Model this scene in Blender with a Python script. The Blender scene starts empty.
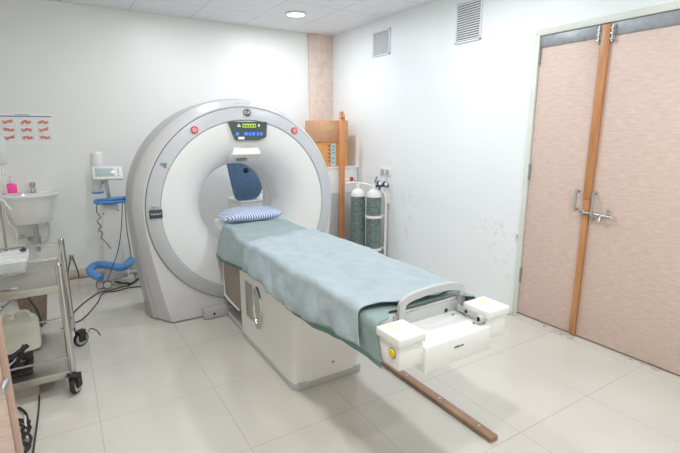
import bpy, bmesh, math, random
from mathutils import Vector, Matrix, noise
random.seed(7)
S = bpy.context.scene
COL = S.collection
PI = math.pi
XB, YA, ZC = 3.339, 5.569, 2.86          # right wall, back wall, ceiling
XL, YF = -1.15, -0.95                    # left wall, wall behind the camera

# ------------------------------------------------------------------ materials
def lin(c):
    return tuple(((v/255)/12.92 if v/255 <= .04045 else ((v/255+.055)/1.055)**2.4) for v in c)
def mat(name, rgb, rough=.5, metal=0., var=0., vscale=6., bump=0., bscale=60., stretch=None, emit=None, estr=0., trans=0., alpha=1., spec=None, rgb2=None, coat=0.):
    m = bpy.data.materials.new(name); m.use_nodes = True
    nt = m.node_tree; b = nt.nodes['Principled BSDF']
    c = lin(rgb); b.inputs['Base Color'].default_value = (*c, 1)
    b.inputs['Roughness'].default_value = rough; b.inputs['Metallic'].default_value = metal
    if trans: b.inputs['Transmission Weight'].default_value = trans
    if alpha < 1: b.inputs['Alpha'].default_value = alpha
    if coat: b.inputs['Coat Weight'].default_value = coat
    if emit: b.inputs['Emission Color'].default_value = (*lin(emit), 1); b.inputs['Emission Strength'].default_value = estr
    if var or bump or rgb2:
        tc = nt.nodes.new('ShaderNodeTexCoord'); mp = nt.nodes.new('ShaderNodeMapping')
        nt.links.new(tc.outputs['Object'], mp.inputs['Vector'])
        if stretch: mp.inputs['Scale'].default_value = stretch
    if var or rgb2:
        n = nt.nodes.new('ShaderNodeTexNoise'); n.inputs['Scale'].default_value = vscale; n.inputs['Detail'].default_value = 5
        nt.links.new(mp.outputs['Vector'], n.inputs['Vector'])
        r = nt.nodes.new('ShaderNodeValToRGB')
        r.color_ramp.elements[0].position = .32; r.color_ramp.elements[1].position = .68
        a = c if rgb2 else tuple(v*(1-var) for v in c); d = lin(rgb2) if rgb2 else tuple(min(1, v*(1+var)) for v in c)
        r.color_ramp.elements[0].color = (*a, 1); r.color_ramp.elements[1].color = (*d, 1)
        nt.links.new(n.outputs['Fac'], r.inputs['Fac']); nt.links.new(r.outputs['Color'], b.inputs['Base Color'])
    if bump:
        n2 = nt.nodes.new('ShaderNodeTexNoise'); n2.inputs['Scale'].default_value = bscale; n2.inputs['Detail'].default_value = 3
        nt.links.new(mp.outputs['Vector'], n2.inputs['Vector'])
        bp = nt.nodes.new('ShaderNodeBump'); bp.inputs['Strength'].default_value = bump; bp.inputs['Distance'].default_value = .01
        nt.links.new(n2.outputs['Fac'], bp.inputs['Height']); nt.links.new(bp.outputs['Normal'], b.inputs['Normal'])
    return m

def math_node(nt, op, a, b=None):
    n = nt.nodes.new('ShaderNodeMath'); n.operation = op
    for i, v in enumerate((a, b)):
        if v is None: continue
        if isinstance(v, (int, float)): n.inputs[i].default_value = v
        else: nt.links.new(v, n.inputs[i])
    return n.outputs[0]
def grid_mask(nt, ox, sx, oy, sy, w, ax=('X', 'Y')):
    """1 on the seams of a rectangular grid laid in object (= world) metres"""
    tc = nt.nodes.new('ShaderNodeTexCoord'); sp = nt.nodes.new('ShaderNodeSeparateXYZ')
    nt.links.new(tc.outputs['Object'], sp.inputs[0])
    outs = []
    for a, o, s in ((ax[0], ox, sx), (ax[1], oy, sy)):
        t = math_node(nt, 'SUBTRACT', sp.outputs[a], o)
        t = math_node(nt, 'PINGPONG', t, s/2)
        outs.append(math_node(nt, 'LESS_THAN', t, w/2))
    return math_node(nt, 'MAXIMUM', outs[0], outs[1]), tc
def tiled(name, rgb, seam, ox, sx, oy, sy, w, rough, ax=('X', 'Y'), var=.03, vscale=1.5, bump=0., bscale=90., bdist=.003):
    m = bpy.data.materials.new(name); m.use_nodes = True
    nt = m.node_tree; b = nt.nodes['Principled BSDF']; b.inputs['Roughness'].default_value = rough
    g, tc = grid_mask(nt, ox, sx, oy, sy, w, ax)
    n = nt.nodes.new('ShaderNodeTexNoise'); n.inputs['Scale'].default_value = vscale; n.inputs['Detail'].default_value = 6
    nt.links.new(tc.outputs['Object'], n.inputs['Vector'])
    r = nt.nodes.new('ShaderNodeValToRGB'); c = lin(rgb)
    r.color_ramp.elements[0].position = .3; r.color_ramp.elements[1].position = .7
    r.color_ramp.elements[0].color = (*[v*(1-var) for v in c], 1); r.color_ramp.elements[1].color = (*[min(1, v*(1+var)) for v in c], 1)
    nt.links.new(n.outputs['Fac'], r.inputs['Fac'])
    mx = nt.nodes.new('ShaderNodeMix'); mx.data_type = 'RGBA'
    nt.links.new(g, mx.inputs['Factor']); nt.links.new(r.outputs['Color'], mx.inputs['A']); mx.inputs['B'].default_value = (*lin(seam), 1)
    nt.links.new(mx.outputs['Result'], b.inputs['Base Color'])
    h = math_node(nt, 'SUBTRACT', 1.0, g)
    if bump:
        v = nt.nodes.new('ShaderNodeTexVoronoi'); v.inputs['Scale'].default_value = bscale
        nt.links.new(tc.outputs['Object'], v.inputs['Vector'])
        h = math_node(nt, 'ADD', h, math_node(nt, 'MULTIPLY', v.outputs['Distance'], bump))
    bp = nt.nodes.new('ShaderNodeBump'); bp.inputs['Strength'].default_value = .5; bp.inputs['Distance'].default_value = bdist
    nt.links.new(h, bp.inputs['Height']); nt.links.new(bp.outputs['Normal'], b.inputs['Normal'])
    return m

def wall_mat(name, rgb, spots=()):
    """painted plaster, faint unevenness and scuff patches with their own place and ragged edge"""
    m = mat(name, rgb, .42, var=.018, vscale=1.2, bump=.05, bscale=25)
    nt = m.node_tree; b = nt.nodes['Principled BSDF']
    src = b.inputs['Base Color'].links[0].from_socket
    tc = [n for n in nt.nodes if n.type == 'TEX_COORD'][0]
    for (p, rad, col, amt, sc) in spots:
        vd = nt.nodes.new('ShaderNodeVectorMath'); vd.operation = 'DISTANCE'
        mp = nt.nodes.new('ShaderNodeMapping'); mp.vector_type = 'POINT'
        mp.inputs['Location'].default_value = tuple(-p[i]/rad[i] for i in range(3)); mp.inputs['Scale'].default_value = tuple(1/r for r in rad)
        nt.links.new(tc.outputs['Object'], mp.inputs['Vector']); nt.links.new(mp.outputs['Vector'], vd.inputs[0]); vd.inputs[1].default_value = (0, 0, 0)
        n = nt.nodes.new('ShaderNodeTexNoise'); n.inputs['Scale'].default_value = sc; n.inputs['Detail'].default_value = 6
        nt.links.new(tc.outputs['Object'], n.inputs['Vector'])
        inside = math_node(nt, 'SUBTRACT', 1.0, vd.outputs['Value'])
        k = math_node(nt, 'MULTIPLY', math_node(nt, 'MAXIMUM', inside, 0.0), 2.0)
        k = math_node(nt, 'MINIMUM', k, 1.0)
        t = math_node(nt, 'MULTIPLY', math_node(nt, 'MAXIMUM', math_node(nt, 'SUBTRACT', n.outputs['Fac'], .54), 0.0), 9.0)
        t = math_node(nt, 'MULTIPLY', math_node(nt, 'MULTIPLY', math_node(nt, 'MINIMUM', t, 1.0), k), amt)
        mx = nt.nodes.new('ShaderNodeMix'); mx.data_type = 'RGBA'
        nt.links.new(t, mx.inputs['Factor']); nt.links.new(src, mx.inputs['A']); mx.inputs['B'].default_value = (*lin(col), 1)
        src = mx.outputs['Result']
    nt.links.new(src, b.inputs['Base Color'])
    return m

def stripes(name, a, c, scale, rot, rough=.8):
    m = mat(name, a, rough); nt = m.node_tree; b = nt.nodes['Principled BSDF']
    tc = nt.nodes.new('ShaderNodeTexCoord'); mp = nt.nodes.new('ShaderNodeMapping'); mp.inputs['Rotation'].default_value = rot
    w = nt.nodes.new('ShaderNodeTexWave'); w.inputs['Scale'].default_value = scale; w.inputs['Distortion'].default_value = .6
    r = nt.nodes.new('ShaderNodeValToRGB'); r.color_ramp.elements[0].position = .42; r.color_ramp.elements[1].position = .58
    r.color_ramp.elements[0].color = (*lin(a), 1); r.color_ramp.elements[1].color = (*lin(c), 1)
    nt.links.new(tc.outputs['Object'], mp.inputs['Vector']); nt.links.new(mp.outputs['Vector'], w.inputs['Vector'])
    nt.links.new(w.outputs['Fac'], r.inputs['Fac']); nt.links.new(r.outputs['Color'], b.inputs['Base Color'])
    return m

M = dict(
    wallA=wall_mat('painted_plaster_back', (234, 236, 234)),
    wallB=wall_mat('painted_plaster_right', (236, 241, 243), [
        ((XB, 3.75, .86), (.5, .6, .14), (200, 196, 188), .40, 42), ((XB, 2.5, .55), (.5, .35, .5), (214, 210, 202), .35, 20),
        ((XB, 3.9, .75), (.5, .16, .6), (212, 212, 208), .4, 12), ((XB, 2.75, .72), (.5, .25, .10), (204, 200, 192), .35, 40)]),
    wallC=wall_mat('painted_plaster_plain', (232, 230, 222)),
    floor=tiled('vitrified_floor_tile', (203, 200, 192), (182, 175, 162), .035, .642, 1.29, .657, .004, .10, var=.05),
    ceil=tiled('textured_ceiling_tile', (228, 230, 236), (186, 189, 194), .812, .635, 5.569, .62, .007, .6, bump=.9, bscale=70, var=.03, vscale=8),
    coltile=tiled('pink_beige_wall_tile', (222, 203, 192), (196, 178, 168), 0, 9, .2, .45, .004, .35, ax=('X', 'Z'), var=.08, vscale=14),
    skirt=mat('skirting_tile', (214, 200, 186), .3, var=.05),
    white=mat('white_moulded_plastic', (232, 232, 230), .32),
    shell=mat('shell_light_grey_plastic', (208, 209, 212), .36), white2=mat('gantry_white_plastic', (226, 228, 229), .34),
    grey=mat('light_grey_plastic', (186, 187, 188), .38),
    band=mat('blue_grey_plastic', (190, 194, 200), .4),
    side=mat('grey_side_plastic', (184, 185, 188), .4),
    dgrey=mat('mid_grey_plastic', (138, 140, 142), .45),
    seam=mat('dark_seam', (70, 72, 74), .6),
    panel=mat('dark_green_grey_panel', (72, 86, 86), .35),
    lcd=mat('lcd_yellow_green', (176, 205, 70), .3, emit=(190, 220, 80), estr=.35),
    btn=mat('lit_blue_button', (80, 130, 240), .3, emit=(70, 120, 255), estr=.9),
    red=mat('red_button', (200, 78, 92), .6), pinkc=mat('pale_red_button_centre', (226, 148, 158), .4),
    navy=mat('dark_navy_label', (58, 66, 78), .4), ink=mat('dark_print', (44, 46, 52), .6), paper=mat('white_print', (238, 240, 240), .6),
    tealink=mat('teal_print', (64, 148, 150), .6),
    sheet=mat('green_drape_cotton', (138, 157, 155), .9, var=.04, vscale=12, bump=.35, bscale=16),
    sheet2=mat('pale_blue_drape_cotton', (163, 177, 183), .9, var=.05, vscale=10, bump=.9, bscale=13),
    sheet3=mat('grey_green_drape_cotton', (152, 169, 171), .9, var=.04, vscale=10, bump=.8, bscale=13),
    hem=mat('teal_hem_cotton', (104, 136, 132), .9, var=.06, vscale=20),
    pillow=stripes('blue_striped_cotton', (222, 228, 238), (112, 140, 190), 15, (0, 0, -.35)),
    bellow=mat('taupe_mesh_fabric', (158, 150, 142), .9, var=.14, vscale=160),
    chrome=mat('polished_steel', (205, 205, 204), .16, 1.), steel=mat('brushed_steel', (190, 188, 182), .3, 1., var=.05, vscale=20, stretch=(1, 20, 20)),
    alu=mat('aluminium', (196, 198, 200), .35, 1.), zinc=mat('galvanised_strip', (150, 154, 158), .5, .5, var=.12, vscale=22),
    lam=mat('pink_beige_laminate', (205, 181, 170), .5, vscale=9, stretch=(1, 1.6, 9), rgb2=(218, 197, 186)),
    wood=mat('orange_varnished_wood', (176, 118, 72), .4, vscale=7, stretch=(4, 4, .5), rgb2=(200, 144, 94)),
    wood2=mat('orange_plank_wood', (206, 132, 84), .5, vscale=7, stretch=(4, 4, .5), rgb2=(220, 152, 102)),
    leafedge=mat('worn_wood_edge', (190, 162, 148), .5, vscale=6, stretch=(4, 4, .6), rgb2=(176, 146, 130)),
    bar=mat('brown_painted_rail', (138, 108, 86), .45, vscale=9, stretch=(1, .6, 1), rgb2=(164, 134, 110)),
    jamb=mat('grey_green_paint', (218, 222, 214), .5, var=.04),
    blue=mat('blue_vinyl_padding', (86, 142, 204), .45, var=.06, vscale=30),
    bluefab=mat('navy_blue_quilted_fabric', (84, 114, 152), .85, vscale=60, rgb2=(108, 138, 174)),
    black=mat('black_rubber', (40, 41, 42), .6), cable=mat('dark_cable', (62, 60, 60), .6), gcable=mat('green_black_cable', (54, 74, 66), .6), wcable=mat('pale_cable', (216, 212, 204), .5),
    cylg=mat('chipped_dark_green_steel', (84, 100, 98), .5, vscale=40, rgb2=(130, 146, 140)),
    cylw=mat('white_enamel', (232, 228, 226), .4), gauge=mat('blue_grey_metal', (84, 92, 124), .35, .6),
    porc=mat('white_porcelain', (236, 238, 236), .12), pink=mat('pink_soap', (255, 82, 168), .4, emit=(255, 60, 150), estr=0),
    clear=mat('clear_plastic', (240, 244, 246), .12, alpha=.42), haze=mat('milky_plastic', (226, 230, 230), .35, alpha=.72),
    jerry=mat('cream_plastic', (222, 222, 206), .45), carton=mat('orange_carton', (222, 160, 92), .75, var=.05), carton2=mat('brown_carton', (208, 158, 124), .75, var=.07, vscale=9),
    paleblue=mat('pale_blue_label', (184, 214, 226), .6), tan=mat('tan_patch', (212, 182, 140), .7, var=.08, vscale=18),
    ups=mat('off_white_enamel', (228, 229, 228), .4), led=mat('green_led', (190, 240, 190), .3, emit=(170, 255, 180), estr=.8), amber=mat('amber_led', (250, 240, 170), .3, emit=(255, 240, 150), estr=.8),
    bin=mat('speckled_brown_plastic', (126, 108, 96), .6, vscale=70, rgb2=(160, 142, 128)), glass=mat('grey_green_screen', (176, 196, 194), .2),
    lamp=mat('lit_diffuser', (255, 255, 255), .5, emit=(246, 250, 255), estr=9.), yellow=mat('yellow_plastic', (228, 196, 40), .4), ystick=mat('pale_yellow_sticker', (238, 233, 176), .6),
    greyboard=mat('grey_board', (176, 174, 164), .7, var=.04), dirt=mat('crumbled_cement', (150, 142, 130), .9, vscale=60, rgb2=(208, 202, 190)),
    skin=mat('printed_red_brown', (196, 106, 98), .6, vscale=70, rgb2=(224, 158, 146)), frame_line=mat('printed_grey_line', (206, 208, 208), .6), blueline=mat('printed_blue', (84, 112, 176), .6),
    slot=mat('vent_dark', (96, 98, 104), .8), ventw=mat('vent_white', (226, 228, 230), .45), ventg=mat('vent_grey', (196, 198, 203), .5),
)

# ------------------------------------------------------------------ mesh builder
def catmull(pts, k):
    if k <= 1 or len(pts) < 3: return [Vector(p) for p in pts]
    P = [Vector(p) for p in pts]; P = [2*P[0]-P[1]] + P + [2*P[-1]-P[-2]]
    out = []
    for i in range(1, len(P)-2):
        for j in range(k):
            t = j/k; a, b, c, d = P[i-1:i+3]
            out.append(.5*((2*b)+(c-a)*t+(2*a-5*b+4*c-d)*t*t+(3*b-a-3*c+d)*t**3))
    out.append(P[-2]); return out

class MB:
    def __init__(s): s.v = []; s.f = []; s.m = []; s.mi = 0
    def add(s, v, f, M4=None):
        o = len(s.v); s.v += [tuple(M4 @ Vector(p)) if M4 else tuple(p) for p in v]
        s.f += [tuple(i+o for i in q) for q in f]; s.m += [s.mi]*len(f); return s
    def box(s, x0, x1, y0, y1, z0, z1, bev=.004, seg=2, rot=None):
        bm = bmesh.new(); bmesh.ops.create_cube(bm, size=1)
        c = Vector(((x0+x1)/2, (y0+y1)/2, (z0+z1)/2)); d = (x1-x0, y1-y0, z1-z0)
        for v in bm.verts: v.co = Vector((v.co.x*d[0], v.co.y*d[1], v.co.z*d[2]))
        bev = min(bev, .45*min(abs(q) for q in d))
        if bev > 0: bmesh.ops.bevel(bm, geom=list(bm.edges), offset=bev, segments=seg, profile=.5, affect='EDGES')
        R = rot or Matrix.Identity(3)
        bm.verts.index_update()
        s.add([R @ v.co + c for v in bm.verts], [[v.index for v in f.verts] for f in bm.faces]); bm.free(); return s
    def loft(s, rings, cap0=False, cap1=False, closed=True):
        n = len(rings[0]); v = [p for r in rings for p in r]; f = []
        for i in range(len(rings)-1):
            for j in range(n if closed else n-1):
                k = (j+1) % n; f.append((i*n+j, i*n+k, (i+1)*n+k, (i+1)*n+j))
        if cap0: f.append(tuple(range(n-1, -1, -1)))
        if cap1: f.append(tuple(range((len(rings)-1)*n, len(rings)*n)))
        return s.add(v, f)
    def tube(s, pts, r, n=10, k=1, flat=1., caps=True):
        P = catmull(pts, k); rings = []; up = None
        for i, p in enumerate(P):
            t = (P[min(i+1, len(P)-1)] - P[max(i-1, 0)]).normalized()
            if up is None: up = Vector((0, 0, 1)) if abs(t.z) < .9 else Vector((1, 0, 0))
            a = t.cross(up).normalized(); b = a.cross(t).normalized(); up = b
            rr = r[min(i*len(r)//len(P), len(r)-1)] if isinstance(r, (list, tuple)) else r
            rings.append([p + a*rr*math.cos(2*PI*j/n) + b*rr*flat*math.sin(2*PI*j/n) for j in range(n)])
        return s.loft(rings, caps, caps)
    def cyl(s, p0, p1, r0, r1=None, n=28):
        p0, p1 = Vector(p0), Vector(p1); t = (p1-p0).normalized(); up = Vector((0, 0, 1)) if abs(t.z) < .9 else Vector((1, 0, 0))
        a = t.cross(up).normalized(); b = a.cross(t); r1 = r0 if r1 is None else r1
        return s.loft([[p + a*r*math.cos(2*PI*j/n) + b*r*math.sin(2*PI*j/n) for j in range(n)] for p, r in ((p0, r0), (p1, r1))], True, True)
    def lathe(s, prof, c, axis='z', n=48, cap0=False, cap1=False, sx=1., sy=1.):
        rings = []
        for r, h in prof:
            R = []
            for j in range(n):
                a = 2*PI*j/n; u, w = r*math.cos(a)*sx, r*math.sin(a)*sy
                R.append((c[0]+u, c[1]+w, h) if axis == 'z' else ((c[0]+u, h, c[2]+w) if axis == 'y' else (h, c[1]+u, c[2]+w)))
            rings.append(R)
        return s.loft(rings, cap0, cap1)
    def prism(s, poly, axis, a0, a1):
        def P(u, w, a): return (u, a, w) if axis == 'y' else ((u, w, a) if axis == 'z' else (a, u, w))
        return s.loft([[P(u, w, a) for u, w in poly] for a in (a0, a1)], True, True)
    def ell(s, c, r, n=24, m=14):
        rings = []
        for i in range(m+1):
            t = max(.001, min(PI-.001, PI*i/m))
            rings.append([(c[0]+r[0]*math.sin(t)*math.cos(2*PI*j/n), c[1]+r[1]*math.sin(t)*math.sin(2*PI*j/n), c[2]-r[2]*math.cos(t)) for j in range(n)])
        return s.loft(rings, True, True)
    def text(s, body, size, M4, ext=.001):
        cu = bpy.data.curves.new('t', 'FONT'); cu.body = body; cu.size = size; cu.extrude = ext; cu.align_x = 'CENTER'; cu.align_y = 'CENTER'
        o = bpy.data.objects.new('t', cu); COL.objects.link(o)
        me = o.to_mesh(); v = [tuple(q.co) for q in me.vertices]; f = [tuple(p.vertices) for p in me.polygons]; o.to_mesh_clear()
        bpy.data.objects.remove(o); bpy.data.curves.remove(cu)
        return s.add(v, f, M4)
    def build(s, name, mats, parent=None, smooth=True, ang=38, flip=True, base=True):
        mats = mats if isinstance(mats, (list, tuple)) else [mats]
        if parent is not None: org = worg(parent)
        elif base:
            xs, ys, zs = zip(*s.v); org = Vector(((min(xs)+max(xs))/2, (min(ys)+max(ys))/2, min(zs)))
        else: org = Vector((0, 0, 0))
        me = bpy.data.meshes.new(name); me.from_pydata([tuple(Vector(p)-org) for p in s.v], [], s.f)
        for m in mats: me.materials.append(m)
        me.polygons.foreach_set('material_index', s.m)
        bm = bmesh.new(); bm.from_mesh(me)
        bmesh.ops.recalc_face_normals(bm, faces=bm.faces)
        for f in bm.faces: f.smooth = smooth
        A = math.radians(ang)
        for e in bm.edges:
            if len(e.link_faces) == 2 and e.calc_face_angle(0) > A: e.smooth = False
        bm.to_mesh(me); bm.free()
        o = bpy.data.objects.new(name, me); COL.objects.link(o)
        if parent is not None: o.parent = parent
        else: o.location = org
        return o
def worg(o):
    p = Vector((0, 0, 0))
    while o is not None: p += o.location; o = o.parent
    return p
def tag(o, label, cat, group=None):
    o['label'] = label; o['category'] = cat
    if group: o['group'] = group
    return o
def thing(name, label, cat, loc, group=None):
    o = bpy.data.objects.new(name, None); o.empty_display_size = .1; COL.objects.link(o); o.location = loc
    return tag(o, label, cat, group)
def struct(o, label=None):
    o['kind'] = 'structure'
    if label: o['label'] = label
    return o
sm = lambda a, b, t: (lambda q: q*q*(3-2*q))(max(0, min(1, (t-a)/(b-a))))
def B(*a, **k): return MB().box(*a, **k)

# ------------------------------------------------------------------ room shell
struct(B(XL-.1, XB+.1, YF-.1, YA+.1, -.1, 0, bev=0).build('floor', M['floor'], base=False), 'glossy cream tiled floor')
struct(B(XL-.1, XB+.1, YF-.1, YA+.1, ZC, ZC+.1, bev=0).build('ceiling', M['ceil'], base=False), 'white textured tile ceiling')
struct(B(XL-.1, XB, YA, YA+.1, 0, ZC, bev=0).build('wall_back', M['wallA'], base=False), 'plain off-white wall behind the scanner')
# right wall with the opening of the double door
dy0, dy1, dzt = .58, 2.372, 2.36
mb = MB(); mb.box(XB, XB+.1, dy1, YA+.1, 0, ZC, bev=0); mb.box(XB, XB+.1, YF, dy0, 0, ZC, bev=0); mb.box(XB, XB+.1, dy0, dy1, dzt, ZC, bev=0)
struct(mb.build('wall_right', M['wallB'], base=False), 'white wall with vents and the double door')
struct(B(XL-.1, XL, YF, YA, 0, ZC, bev=0).build('wall_left', M['wallC'], base=False))
struct(B(XL-.1, XB+.1, YF-.1, YF, 0, ZC, bev=0).build('wall_front', M['wallC'], base=False))
struct(B(2.975, XB, YA-.05, YA, 0, ZC, bev=.004).build('trim_1', M['coltile']), 'pink beige tiled corner column')
mb = MB(); mb.box(XL, 2.975, YA-.012, YA, .012, .10, bev=.003)
struct(mb.build('baseboard_back', M['skirt']), 'low beige tile skirting')
# door frame
mb = MB()
mb.box(XB-.02, XB+.10, dy1-.03, dy1+.012, 0, dzt+.02, bev=.005); mb.box(XB-.02, XB+.10, dy0-.012, dy0+.03, 0, dzt+.02, bev=.005)
mb.box(XB-.0205, XB+.10, dy0-.013, dy1+.013, dzt-.028, dzt+.021, bev=.005)
struct(mb.build('trim_2', M['jamb']), 'pale grey-green door frame')

def pull(d, y, z0=1.005, z1=1.165):
    mb = MB(); mb.cyl((XB-.040, y, z0), (XB-.040, y, z1), .009); 
    for z in (z0+.012, z1-.012): mb.cyl((XB-.040, y, z), (XB-.002, y, z), .007); mb.cyl((XB-.006, y, z), (XB, y, z), .012)
    mb.build('door_handle', M['alu'], d)
def leaf(n, y0, y1, label):
    z0, z1 = .012, dzt-.03
    d = bpy.data.objects.new('door_%d' % n, None); COL.objects.link(d); d.location = (XB, (y0+y1)/2, 0); struct(d, label)
    B(XB, XB+.04, y0, y1, z0, z1, bev=.003).build('door_leaf', M['lam'], d)
    B(XB-.006, XB, y0, y1, z1-.088, z1, bev=.002).build('top_strip', M['zinc'], d)
    return d
d1 = leaf(1, 1.832, dy1-.034, 'narrow pink beige door leaf on the left of the wooden strip')
d2 = leaf(2, dy0+.032, 1.826, 'wide pink beige door leaf on the right of the wooden strip')
pull(d1, 1.900); pull(d2, 1.772, .985, 1.165)
# orange cover strip (two lengths) fixed to the wide leaf
B(XB-.02, XB-.001, 1.798, 1.858, 1.10, dzt-.035, bev=.003).build('cover_strip', M['wood'], d2)
B(XB-.02, XB-.001, 1.802, 1.848, .0125, 1.098, bev=.003).build('cover_strip', M['wood'], d2)
for d, y in ((d1, 1.876), (d2, 1.782)):
    mb = MB(); mb.cyl((XB-.022, y, 2.20), (XB-.022, y, 2.318), .006); mb.box(XB-.014, XB-.005, y-.013, y+.013, 2.205, 2.30, bev=.002)
    for z in (2.215, 2.25, 2.285): mb.box(XB-.030, XB-.012, y-.010, y+.010, z, z+.012, bev=.002)
    mb.build('tower_bolt', M['alu'], d)
mb = MB(); mb.cyl((XB-.034, 1.84, 1.002), (XB-.034, 1.62, .995), .006)
mb.box(XB-.028, XB-.001, 1.66, 1.745, .985, 1.01, bev=.003); mb.box(XB-.042, XB-.02, 1.825, 1.862, .988, 1.018, bev=.004)
mb.cyl((XB-.036, 1.70, 1.0), (XB-.06, 1.70, .955), .006); mb.cyl((XB-.03, 1.655, 1.02), (XB-.03, 1.655, 1.045), .01); mb.cyl((XB-.02, 1.775, .955), (XB, 1.775, .955), .014)
mb.build('slide_bolt', M['alu'], d2)
for z in (.30, 1.2, 2.12):
    MB().cyl((XB-.008, dy1-.032, z), (XB-.008, dy1-.032, z+.13), .010).build('hinge', M['zinc'], d1)
# crumbled cement along the threshold
mb = MB()
for i in range(46):
    y = random.choice((random.uniform(1.78, 2.08), random.uniform(1.2, 1.5), random.uniform(2.32, 2.39))); x = XB-random.uniform(.004, .05)*(1.6 if y > 1.78 else .8)
    r = random.uniform(.004, .014); mb.ell((x, y, r*.25), (r*1.6, r*2.2, r*.5), 8, 5)
o = mb.build('cement_crumbs', M['dirt']); o['kind'] = 'stuff'; tag(o, 'crumbled grey cement crumbs on the floor along the door foot', 'crumbs')

# open laminated door leaf near the camera, running off the left of the picture
d3 = bpy.data.objects.new('door_3', None); COL.objects.link(d3); d3.location = (-.2, 1.57, 0); struct(d3, 'open pink laminate door leaf close to the camera')
B(XL+.01, -.212, 1.552, 1.588, .012, 2.2, bev=.003).build('door_leaf', M['lam'], d3)
B(-.212, -.198, 1.548, 1.592, .012, 2.2, bev=.003).build('edge_lipping', M['leafedge'], d3)
mb = MB(); mb.tube([(-.36, 1.55, .79), (-.36, 1.50, .80), (-.207, 1.495, .872), (-.207, 1.55, .872)], .010, 12)
mb.build('door_handle', M['alu'], d3)

# ------------------------------------------------------------------ vents, sockets
def vent(y0, y1, z0, z1, vertical, n, label, fm, sm):
    t = thing('wall_vent', label, 'vent', (XB, (y0+y1)/2, z0))
    w = .016; x0, x1 = XB-.016, XB+.0
    mb = MB()
    mb.box(x0, x1, y0, y1, z0, z0+w, bev=.002); mb.box(x0, x1, y0, y1, z1-w, z1, bev=.002); mb.box(x0, x1, y0, y0+w, z0, z1, bev=.002); mb.box(x0, x1, y1-w, y1, z0, z1, bev=.002)
    mb.build('frame', fm, t)
    B(XB-.004, XB-.001, y0+w, y1-w, z0+w, z1-w, bev=0).build('backing', M['slot'], t)
    mb = MB()
    for i in range(n):
        if vertical:
            y = y0+w+(y1-y0-2*w)*(i+.5)/n; h = (y1-y0-2*w)/n*.40
            mb.box(x0+.002, XB-.004, y-h, y+h, z0+w, z1-w, bev=.001)
        else:
            z = z0+w+(z1-z0-2*w)*(i+.5)/n; h = (z1-z0-2*w)/n*.26
            mb.box(x0+.001, XB-.004, y0+w, y1-w, z-h, z+h, bev=.001)
    mb.build('louvres', sm, t)
vent(4.262, 4.59, 2.46, 2.74, True, 13, 'small grey wall vent with upright louvres near the corner column', M['ventw'], M['ventg'])
vent(2.95, 3.258, 2.405, 2.765, False, 16, 'larger white wall vent with dark horizontal slats toward the door', M['ventw'], M['ventw'])
t = thing('wall_socket', 'white double wall socket above the gas cylinders', 'socket', (XB, 4.3, 1.075))
B(XB-.014, XB, 4.19, 4.40, 1.075, 1.165, bev=.005).build('plate', M['white'], t)
for y in (4.25, 4.345):
    sf = B(XB-.018, XB-.013, y-.03, y+.03, 1.09, 1.15, bev=.002).build('socket_face', M['grey'], t)
    for a, b in ((0, .014), (-.011, -.008), (.011, -.008)): MB().cyl((XB-.0195, y+a, 1.12+b), (XB-.0175, y+a, 1.12+b), .004, n=10).build('pin_hole', M['ink'], sf)

t = thing('light_switch', 'small white switch plate beside the door frame', 'switch', (XB, 2.40, .65))
B(XB-.01, XB, 2.378, 2.424, .65, .745, bev=.003).build('plate', M['white'], t); B(XB-.014, XB-.009, 2.390, 2.412, .68, .715, bev=.002).build('rocker', M['grey'], t)

# ------------------------------------------------------------------ downlights
def downlight(x, y, power, label, group=None, col=(.92, .965, 1.)):
    t = thing('ceiling_light', label, 'ceiling light', (x, y, ZC-.02), group)
    MB().lathe([(.095, ZC), (.118, ZC-.004), (.118, ZC-.012), (.102, ZC-.018), (.094, ZC-.012), (.094, ZC)], (x, y, 0)).build('trim_ring', M['white'], t)
    MB().cyl((x, y, ZC-.011), (x, y, ZC-.001), .095, n=40).build('diffuser', M['lamp'], t)
    L = bpy.data.lights.new('downlight_lamp', 'AREA'); L.shape = 'DISK'; L.size = .19; L.energy = power; L.color = col
    o = bpy.data.objects.new('downlight_lamp', L); COL.objects.link(o); o.location = (0, 0, -.004); o.parent = t
downlight(2.385, 4.73, 31, 'round lit downlight in the ceiling near the corner column')
for x, y, p in ((2.385, 2.75, 36), (2.385, .75, 30), (1.12, 4.66, 15), (.55, 2.75, 34), (.55, .75, 46), (1.47, -.45, 30)):  # unseen lamps added for fill; the one behind the gantry brightens the bore
    downlight(x, y, p, 'unseen round ceiling downlight beyond the picture edge, added as fill light', 'unseen downlights added as fill light', (.985, .985, .97) if x < 1 else (.92, .96, 1.))

# ------------------------------------------------------------------ scanner gantry
CX, CZ = 1.38, .95
def outline(R, hb, y, zb=.012, na=44, ns=16, nb=12):
    p = [(CX+R*math.cos(PI*i/na), y, CZ+R*math.sin(PI*i/na)) for i in range(na+1)]
    for i in range(1, ns+1):
        u = i/ns; p.append((CX-(R+(hb-R)*u**1.5), y, CZ-(CZ-zb)*u))
    for i in range(1, nb+1): p.append((CX-hb+2*hb*i/nb, y, zb))
    for i in range(ns-1, 0, -1):
        u = i/ns; p.append((CX+(R+(hb-R)*u**1.5), y, CZ-(CZ-zb)*u))
    return p
def circ_like(ring, r, y):
    out = []
    for q in ring:
        a = math.atan2(q[2]-CZ, q[0]-CX); out.append((CX+r*math.cos(a), y, CZ+r*math.sin(a)))
    return out
G = thing('ct_scanner_gantry', 'large round white scanner gantry with a grey ring and open bore', 'scanner', (CX, 4.05, 0))
o0 = outline(.862, .713, 3.748)
MB().loft([circ_like(o0, .843, 3.748), o0, outline(.893, .745, 3.80), outline(.918, .80, 3.90)]).build('front_cover', M['shell'], G, ang=22)
ob = outline(.90, .82, 4.42); 
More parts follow.
